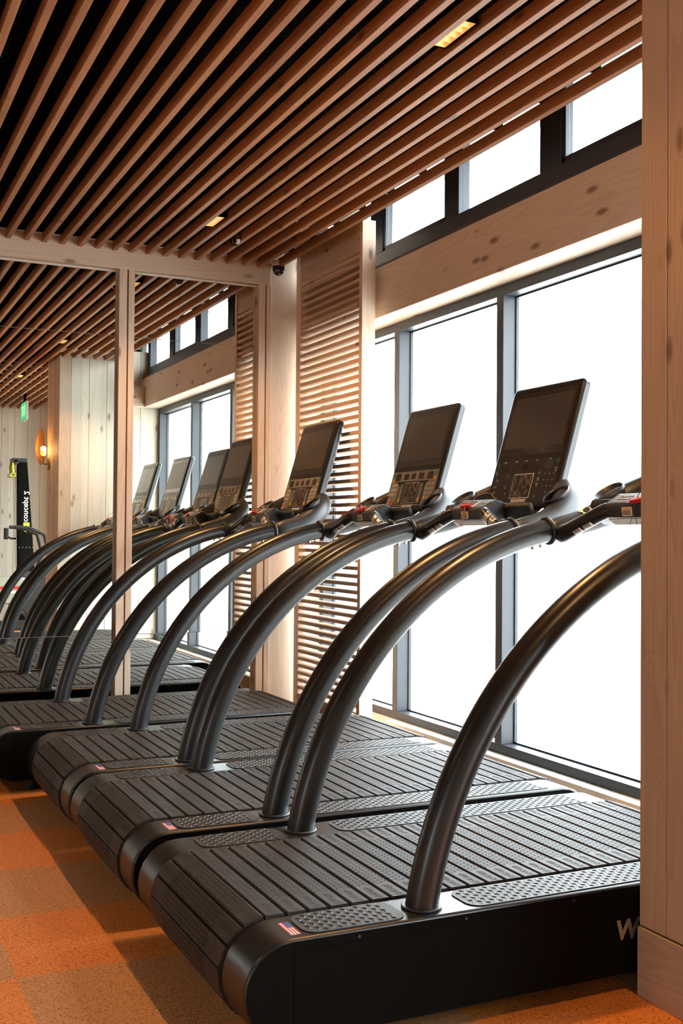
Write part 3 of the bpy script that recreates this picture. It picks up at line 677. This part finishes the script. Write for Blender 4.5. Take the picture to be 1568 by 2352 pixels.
    cw = MB(); cw.prism(rrect(.128, .098, .003, 3, -.004, .055), .0056, .0062, SILVER if style != 'dark' else GREYP, PRM, CM); cw.prism(rrect(.121, .091, .002, 3, -.004, .055), .0062, .0068, SWIRL, PRM, CM); cw.build('track_display', CH)
    def key(nm, u, v, r, mt):
        MB().prism([(u+r*math.cos(q), v+r*math.sin(q)) for q in (2*PI*k/14 for k in range(14))], .0058, .0072, mt, PRM, CM).build(nm, CH)
    kk = MB()
    if style == 'dark':
        for (u, v, mt, dn) in ((-.197, .148, GREENB, 0), (-.197, .112, LIGHTK, 1), (.190, .150, GREENB, 0), (.190, .112, LIGHTK, 1)):
            tri = [(u-.007, v-.008), (u+.007, v-.008), (u, v+.008)] if not dn else [(u-.007, v+.008), (u+.007, v+.008), (u, v-.008)]
            for i in range(3):
                a, b_ = Vector((*tri[i], .0058)), Vector((*tri[(i+1) % 3], .0058)); kk.cyl(a, b_, .0009, mt, 6, CM)
        for (v0, v1) in ((.088, .072), (.05, .066)):
            for sgn in (-1, 1): kk.cyl((.092, v0, .0058), (.092+sgn*.0065, v1, .0058), .0010, LIGHTK, 6, CM)
        for i in range(3):
            for j in range(3): kk.text(str(7+i-3*j), .009, WHITEP, CM @ Matrix.Translation((.128+.027*i, .098-.024*j, .0056)), ext=.0001)
        kk.text('0', .009, WHITEP, CM @ Matrix.Translation((.155, .026, .0056)), ext=.0001)
        for (u, v, ln) in ((-.18, .085, 3), (-.185, .06, 3), (-.185, .036, 3), (-.115, .10, 2), (-.115, .055, 2), (.092, .105, 2), (.092, .012, 2), (-.16, .012, 2)):
            for q in range(2): kk.box(u-.006*ln/2, u+.006*ln/2, v-.006*q, v-.006*q+.0022, .0052, .0056, LIGHTK, CM)
        kk.prism([(-.105+.005*math.cos(q), .028+.005*math.sin(q)) for q in (2*PI*k/10 for k in range(10))], .0052, .006, plain_dred, PRM, CM)
        kk.build('key_marks', CH)
    else:
        for i in range(3):
            for j in range(4): MB().prism([(.136+.024*i+.0085*math.cos(q), .092-.021*j+.0068*math.sin(q)) for q in (2*PI*k/10 for k in range(10))], .0054, .0066, LIGHTK, PRM, CM).build('number_key', CH)
        for (u, v) in ((-.165, .096), (-.168, .074), (-.171, .052), (-.195, .024), (-.195, .004)): MB().prism(rrect(.052 if v > .03 else .03, .016, .002, 2, u, v), .0052, .0062, LIGHTK, PRM, CM).build('preset_key', CH)
        for (u, v, mt) in ((-.194, .146, GREENB), (-.194, .118, YELB), (.190, .146, GREENB), (.190, .118, YELB), (-.097, .085, GREENB), (-.097, .022, YELB), (.085, .085, GREENB), (.085, .054, BLUEB), (.085, .022, YELB), (.136, .029, YELB), (.184, .029, GREENB)):
            key('round_key', u, v, .0085, mt)
        key('stop_key', -.152, .008, .012, REDB); key('start_key', -.126, .008, .011, GREENB)
    lg = MB().text('WOODWAY', .017, WHITEP, CM @ Matrix.Translation((-.004, -.008 if style != 'dark' else -.004, .0056)), off=.0006, ext=.0002, shear=.15); lg.build('console_lettering', CH)
    # lettering on the flank
    for s in (1, -1):
        FM = Matrix.Translation((.475 if s < 0 else .475+.42, s*(HW+.0016), .1555)) @ (Matrix.Rotation(PI/2, 4, 'X') if s < 0 else Matrix.Rotation(PI, 4, 'Z') @ Matrix.Rotation(PI/2, 4, 'X'))
        MB().text('WOODWAY', .0655, SILVER, FM, 'LEFT', .0022, .0004, .12).build('flank_lettering', T)
    extra(T, KM)
    return T

plain_orange = plain('orange_warning', (.7, .32, .05), .5)
plain_dred = plain('dull_red_mark', (.25, .03, .03), .5)
def mat_swirl():
    m, nt, b = newmat('wavy_display_reflection'); L = nt.links.new
    tc = N(nt, 'ShaderNodeTexCoord'); no = N(nt, 'ShaderNodeTexNoise'); no.inputs['Scale'].default_value = 16; no.inputs['Detail'].default_value = 0; no.inputs['Distortion'].default_value = .6
    L(tc.outputs['Object'], no.inputs['Vector']); ml = N(nt, 'ShaderNodeMath', operation='MULTIPLY'); ml.inputs[1].default_value = 26; L(no.outputs['Fac'], ml.inputs[0])
    sn = N(nt, 'ShaderNodeMath', operation='SINE'); L(ml.outputs[0], sn.inputs[0])
    r = ramp(nt, [(.3, (.03, .026, .023)), (.8, (.10, .084, .07))]); L(sn.outputs[0], r.inputs['Fac']); L(r.outputs[0], b.inputs['Base Color']); b.inputs['Roughness'].default_value = .25  # warped reflections painted into the base colour
    return m
SWIRL = mat_swirl()

def clip(T, KM, ang=.25, u=-.005):
    """red safety clip lying on the keypad"""
    c = MB(); M_ = KM @ Matrix.Translation((u, .012, .006)) @ Matrix.Rotation(ang, 4, 'Z')
    c.prism(rrect(.05, .017, .004, 3), -.004, .008, REDP, lambda a, b, w: (a, b, w), M_); c.box(-.012, .012, -.0088, -.004, -.006, .002, REDP, M_)
    return c.build('safety_clip', T, .0015, 2), M_
def cord(pts, mat, r, T, name='clip_cord'):
    P = [Vector(p) for p in pts]; out = []
    for i in range(len(P)-1):
        p0, p1, p2, p3 = P[max(i-1, 0)], P[i], P[i+1], P[min(i+2, len(P)-1)]
        for k in range(6):
            t_ = k/6; out.append(.5*((2*p1)+(p2-p0)*t_+(2*p0-5*p1+4*p2-p3)*t_*t_+(3*p1-p0-3*p2+p3)*t_**3))
    out.append(P[-1]); MB().tube(out, r, mat, 6).build(name, T, 0, 2, 60)
def ex1(T, KM):
    clip(T, KM, .35, .035)
    cord([(.862, -.03, 1.222), (.855, -.034, 1.20), (.853, -.026, 1.17), (.852, -.012, 1.10), (.852, .0, 1.0), (.852, .008, .9)], INK, .0008, T)
    cord([(.862, -.035, 1.222), (.855, -.04, 1.20), (.853, -.046, 1.17), (.852, -.06, 1.10), (.852, -.08, .99)], INK, .0008, T)
    cord([(.87, -.03, 1.23), (.88, -.05, 1.26), (.92, -.08, 1.275), (.93, -.10, 1.25)], INK, .0012, T)
def ex2(T, KM):
    clip(T, KM, .2, -.005)
    cord([(.862, .0, 1.222), (.855, .0, 1.20), (.853, .008, 1.17), (.852, .004, 1.14), (.852, .008, 1.09)], TWINE, .0011, T)
    cord([(.862, .0, 1.222), (.855, -.006, 1.20), (.853, .001, 1.165), (.852, .012, 1.15), (.853, .016, 1.17), (.855, .006, 1.19)], TWINE, .0011, T)
    cord([(.865, -.02, 1.225), (.885, -.05, 1.262), (.92, -.075, 1.27), (.93, -.09, 1.252)], TWINE, .0012, T)
def ex3(T, KM):
    clip(T, KM, .9, -.01)
    cy = .165
    cord([(.866, -.0, 1.222), (.89, .05, 1.245), (.89, .11, 1.235), (.86, .145, 1.21), (.846, cy, 1.185), (.862, cy+.002, 1.158), (.893, cy+.004, 1.165), (.893, cy+.008, 1.20), (.862, cy+.012, 1.205), (.846, cy+.014, 1.18), (.864, cy+.016, 1.154), (.89, cy+.02, 1.16), (.885, cy+.022, 1.19)], REDP, .0022, T)
def ex4(T, KM):
    clip(T, KM, .15, -.01)
    cord([(.862, .02, 1.222), (.852, .07, 1.19), (.85, .12, 1.14), (.85, .18, 1.11), (.85, .2, 1.14)], TWINE, .0012, T)
make_treadmill('grey', 'nearest treadmill, its console hidden behind the plank wall end', (1.285, 2.562, 0), ex1)
make_treadmill('dark', 'second treadmill from the camera, with the all-black key panel', (1.285, 3.467, 0), ex2)
make_treadmill('grey', 'third treadmill, red cord wrapped round its left grip', (1.285, 4.340, 0), ex3)
make_treadmill('grey', 'farthest treadmill, set slightly back beside the mirror wall', (1.137, 5.268, 0), ex4)

# ------------------------------------------------------------------ small things
t = thing('dome_camera', 'small black dome camera on a pale bracket at the column top', 'security camera', (2.315, 5.745, 2.655))
m_ = MB(); m_.box(-.022, .03, .0, .085, -.028, .0, WHITEP); m_.cyl((0, 0, -.03), (0, 0, -.0), .037, WHITEP, 24); m_.build('bracket', t, .003)
m_ = MB(); m_.cyl((0, -.002, -.055), (0, -.002, -.012), .034, INK, 24); m_.build('ring', t, .002)
MB().ball((0, -.002, -.052), .0315, SCREENG, 12).build('dome', t)
cord([(-.03, .02, .0), (-.045, .0, .02), (-.07, -.02, .04), (-.09, -.03, .06)], INK, .003, t, 'cable')
t = thing('cable_coil', 'coil of dark cable hanging between slats near the mirror beam', 'cable', (1.912, 5.36, 2.652))
for k in range(3): MB().tube([(.018*math.sin(k), (.05-.004*k)*math.cos(q), (.045-.004*k)*math.sin(q)) for q in (2*PI*i/20 for i in range(20))], .004, INK, 8, closed=True, cap=False).build('cable_loop', t)
bx('cable_tag', -.002, .012, -.055, -.03, -.045, -.025, WHITEP, t)
t = thing('motion_sensor', 'tiny black sensor with a red light above the slats', 'sensor', (1.672, 4.70, 2.69))
bx('sensor_body', -.01, .03, -.03, .03, 0, .03, DARKVOID, t); MB().ball((-.003, 0, -.002), .0035, LEDR, 6).build('status_light', t)

# wall lamp on the room side of the plank wall end
t = thing('wall_sconce', 'lit bronze wall lamp with a round amber glass dish on the plank wall end', 'wall lamp', (PX, 1.66, 1.72))
BRONZE = plain('aged_bronze', (.22, .12, .05), .35, .8)
MB().cyl((-.012, 0, 0), (0, 0, 0), .055, BRONZE, 28).build('backplate', t, .002)
m_ = MB(); m_.tube([(-.01, 0, 0), (-.045, 0, 0), (-.05, 0, .01), (-.05, 0, .05)], .006, BRONZE, 10); m_.cyl((-.05, 0, .04), (-.05, 0, .07), .012, BRONZE, 14); m_.build('arm', t)
MB().ball((-.05, 0, .098), .026, BULB, 12).build('bulb', t)
rg = []
for (r, d) in ((.003, -.118), (.06, -.113), (.11, -.10), (.15, -.082), (.165, -.07)):
    rg.append([(d, r*math.cos(q), .155+r*math.sin(q)) for q in (2*PI*k/40 for k in range(40))])
go = MB().loft(rg, AMBER, False).build('glass_dish', t, 0, 2, 60); so = go.modifiers.new('solidify', 'SOLIDIFY'); so.thickness = .004
m_ = MB(); m_.tube([(-.05, 0, .06), (-.085, 0, .06), (-.112, 0, .11)], .004, BRONZE, 8); m_.build('dish_stem', t)
l = bpy.data.lights.new('sconce_light', 'POINT'); l.energy = 7; l.color = (1, .48, .13); l.shadow_soft_size = .025
lo = bpy.data.objects.new('sconce_light', l); COL.objects.link(lo); lo.parent = t; lo.location = (-.05, 0, .135)

# exit sign hung from the slats
t = thing('exit_sign', 'green lit exit sign hanging below the slats, seen in the mirror', 'exit sign', (2.0, -.95, 2.46))
bx('casing', -.006, .02, -.165, .165, -.105, .105, GREYP, t, .003)
m_ = MB(); m_.prism(rrect(.305, .185, .008, 3), 0, .002, EXITG, lambda u, v, w: (-.006-w, -u, v)); m_.build('lit_panel', t)
MB().text('EXIT', .15, EXITW, Matrix(((0, 0, -1, -.0085), (-1, 0, 0, 0), (0, 1, 0, 0), (0, 0, 0, 1))), off=.006, ext=.0005).build('lettering', t)
bx('hanger', .0, .014, -.05, .05, .105, .24, DARKVOID, t)

# ski machine by the end wall
t = thing('ski_machine', 'tall black ski trainer with lime handles, seen in the mirror', 'ski trainer', (2.07, -1.25, 0))
m_ = MB(); m_.prism([(-.085, .06), (.115, .06), (.10, .75), (.005, 1.93), (-.10, 1.93), (-.105, 1.90), (-.075, .75)], -.09, .09, PANEL, lambda u, v, a: (u, a, v)); m_.build('column', t, .006)
m_ = MB(); m_.box(-.75, .25, -.26, .26, .0, .05, BLACK_S); m_.box(-.7, -.12, -.22, .22, .05, .058, RUBBER); m_.build('foot_platform', t, .006)
m_ = MB(); m_.cyl((.03, -.13, .42), (.03, .13, .42), .24, RUBBER, 32); m_.build('flywheel_housing', t, .01)
m_ = MB(); m_.box(-.16, .0, -.11, .11, 1.90, 1.945, BLACK_S); m_.cyl((-.12, -.11, 1.9), (-.12, .11, 1.9), .03, BLACK_S, 16); m_.build('pulley_head', t, .004)
for s in (1, -1):
    h = MB(); h.tube([(-.15, s*.09, 1.905), (-.158, s*.095, 1.84), (-.15, s*.10, 1.78)], [.013, .014, .013], LIME, 12)
    h.tube([(-.15+.03*math.cos(q), s*.10, 1.755+.02*math.sin(q)) for q in (2*PI*i/16 for i in range(16))], .006, LIME, 8, closed=True, cap=False); h.build('handle', t)
    MB().cyl((-.12, s*.09, 1.89), (-.09, s*.05, .7), .003, GREYP, 6).build('drive_cord', t)
m_ = MB(); m_.box(-.22, -.19, -.09, .09, 1.02, 1.15, INK, Matrix.Rotation(.0, 4, 'Y')); m_.tube([(-.08, 0, 1.03), (-.15, 0, 1.03), (-.2, 0, 1.06)], .012, INK, 8); m_.build('monitor', t, .006)
TM = Matrix(((0, 1, 0, .005), (0, 0, 1, .0905), (1, 0, 0, 1.16), (0, 0, 0, 1)))
MB().text('concept 2', .088, WHITEP, TM @ Matrix.Translation((.06, 0, 0)), 'LEFT', .0015, .0004).build('column_lettering', t)
m_ = MB(); rings = []
for q in range(0, 17):
    a = math.radians(130-q*260/16+180); rings.append((a,))
outer = [(.006+.036*math.cos(a+PI/2*0), 1.155+.036*math.sin(a)) for (a,) in rings]
poly = [(.005-.034, 1.215), (.005-.034, 1.14)]+[(.005+.034*math.cos(a), 1.14+.034*math.sin(a)) for a in (PI+PI*k/12 for k in range(1, 12))]+[(.005+.034, 1.14), (.005+.034, 1.215)]
m_.prism(poly, .0902, .0908, LIME, lambda u, v, a: (u, a, v)); m_.prism([(.005+.022*math.cos(a), 1.155+.024*math.sin(a)) for a in (2*PI*k/20 for k in range(20))], .0908, .0912, INK, lambda u, v, a: (u, a, v)); m_.build('emblem', t)
MB_ = MB()
for k in range(5): MB_.ball((-.07+.037*k, .0905, .93), .005, WHITEP, 5)
MB_.build('rivet_row', t)

# exercise bike, only glimpsed in the mirror
def bike(loc, rz, label, shroud, stripe):
    t = thing('exercise_bike', label, 'exercise bike', loc); t.rotation_euler = (0, 0, rz)
    f_ = MB(); f_.box(-.5, .55, -.03, .03, .10, .16, INK); f_.box(-.5, -.44, -.25, .25, .0, .07, INK); f_.box(.5, .56, -.25, .25, 0, .07, INK)
    f_.tube([(-.25, 0, .14), (-.3, 0, .55), (-.33, 0, .80)], .025, INK, 12); f_.tube([(.35, 0, .14), (.42, 0, .7), (.45, 0, 1.0)], .03, INK, 12); f_.build('bike_frame', t)
    s_ = MB(); s_.loft([[(-.33+a, b*w, .86+h) for (a, b, h) in ((-.14, 1, .0), (-.14, 1, .045), (-.14, -1, .045), (-.14, -1, 0))] if i == 0 else [(-.33+x, y*w, .86+z) for (y, z) in ((1, .005), (1, .05), (-1, .05), (-1, .005))] for i, (x, w) in enumerate(((-.14, .10), (-.02, .09), (.08, .03), (.14, .022)))], INK); s_.build('saddle', t, .02, 3)
    w_ = MB(); w_.tube([(.3+.24*math.cos(q), 0, .38+.24*math.sin(q)) for q in (2*PI*i/36 for i in range(36))], .022, RUBBER, 8, closed=True, cap=False); w_.cyl((.3, -.03, .38), (.3, .03, .38), .22, INK, 32); w_.build('fan_wheel', t)
    b_ = MB(); b_.box(-.2, .12, -.07, .07, .34, .62, shroud); b_.build('shroud', t, .02)
    if stripe:
        st = MB(); st.box(-.205, .125, -.075, .075, .50, .53, REDP); st.box(-.206, .126, -.076, .076, .455, .48, WHITEP); st.build('stripes', t)
    for s in (1, -1):
        a_ = MB(); a_.tube([(.12, s*.2, .4), (.34, s*.22, .85), (.28, s*.22, 1.08), (.12, s*.22, 1.15), (-.02, s*.22, 1.16)], .02, INK, 10); a_.build('handle_arm', t)
        MB().box(-.03, .09, s*.12, s*.19, .24 if s > 0 else .4, .27 if s > 0 else .43, RUBBER).build('pedal', t, .004)
    m2 = MB(); m2.box(.40, .43, -.09, .09, 1.02, 1.15, INK); m2.build('monitor', t, .006)
bike((1.83, -.42, 0), .0, 'black exercise bike with red and white stripes, low at the left of the mirror', SAGE, True)
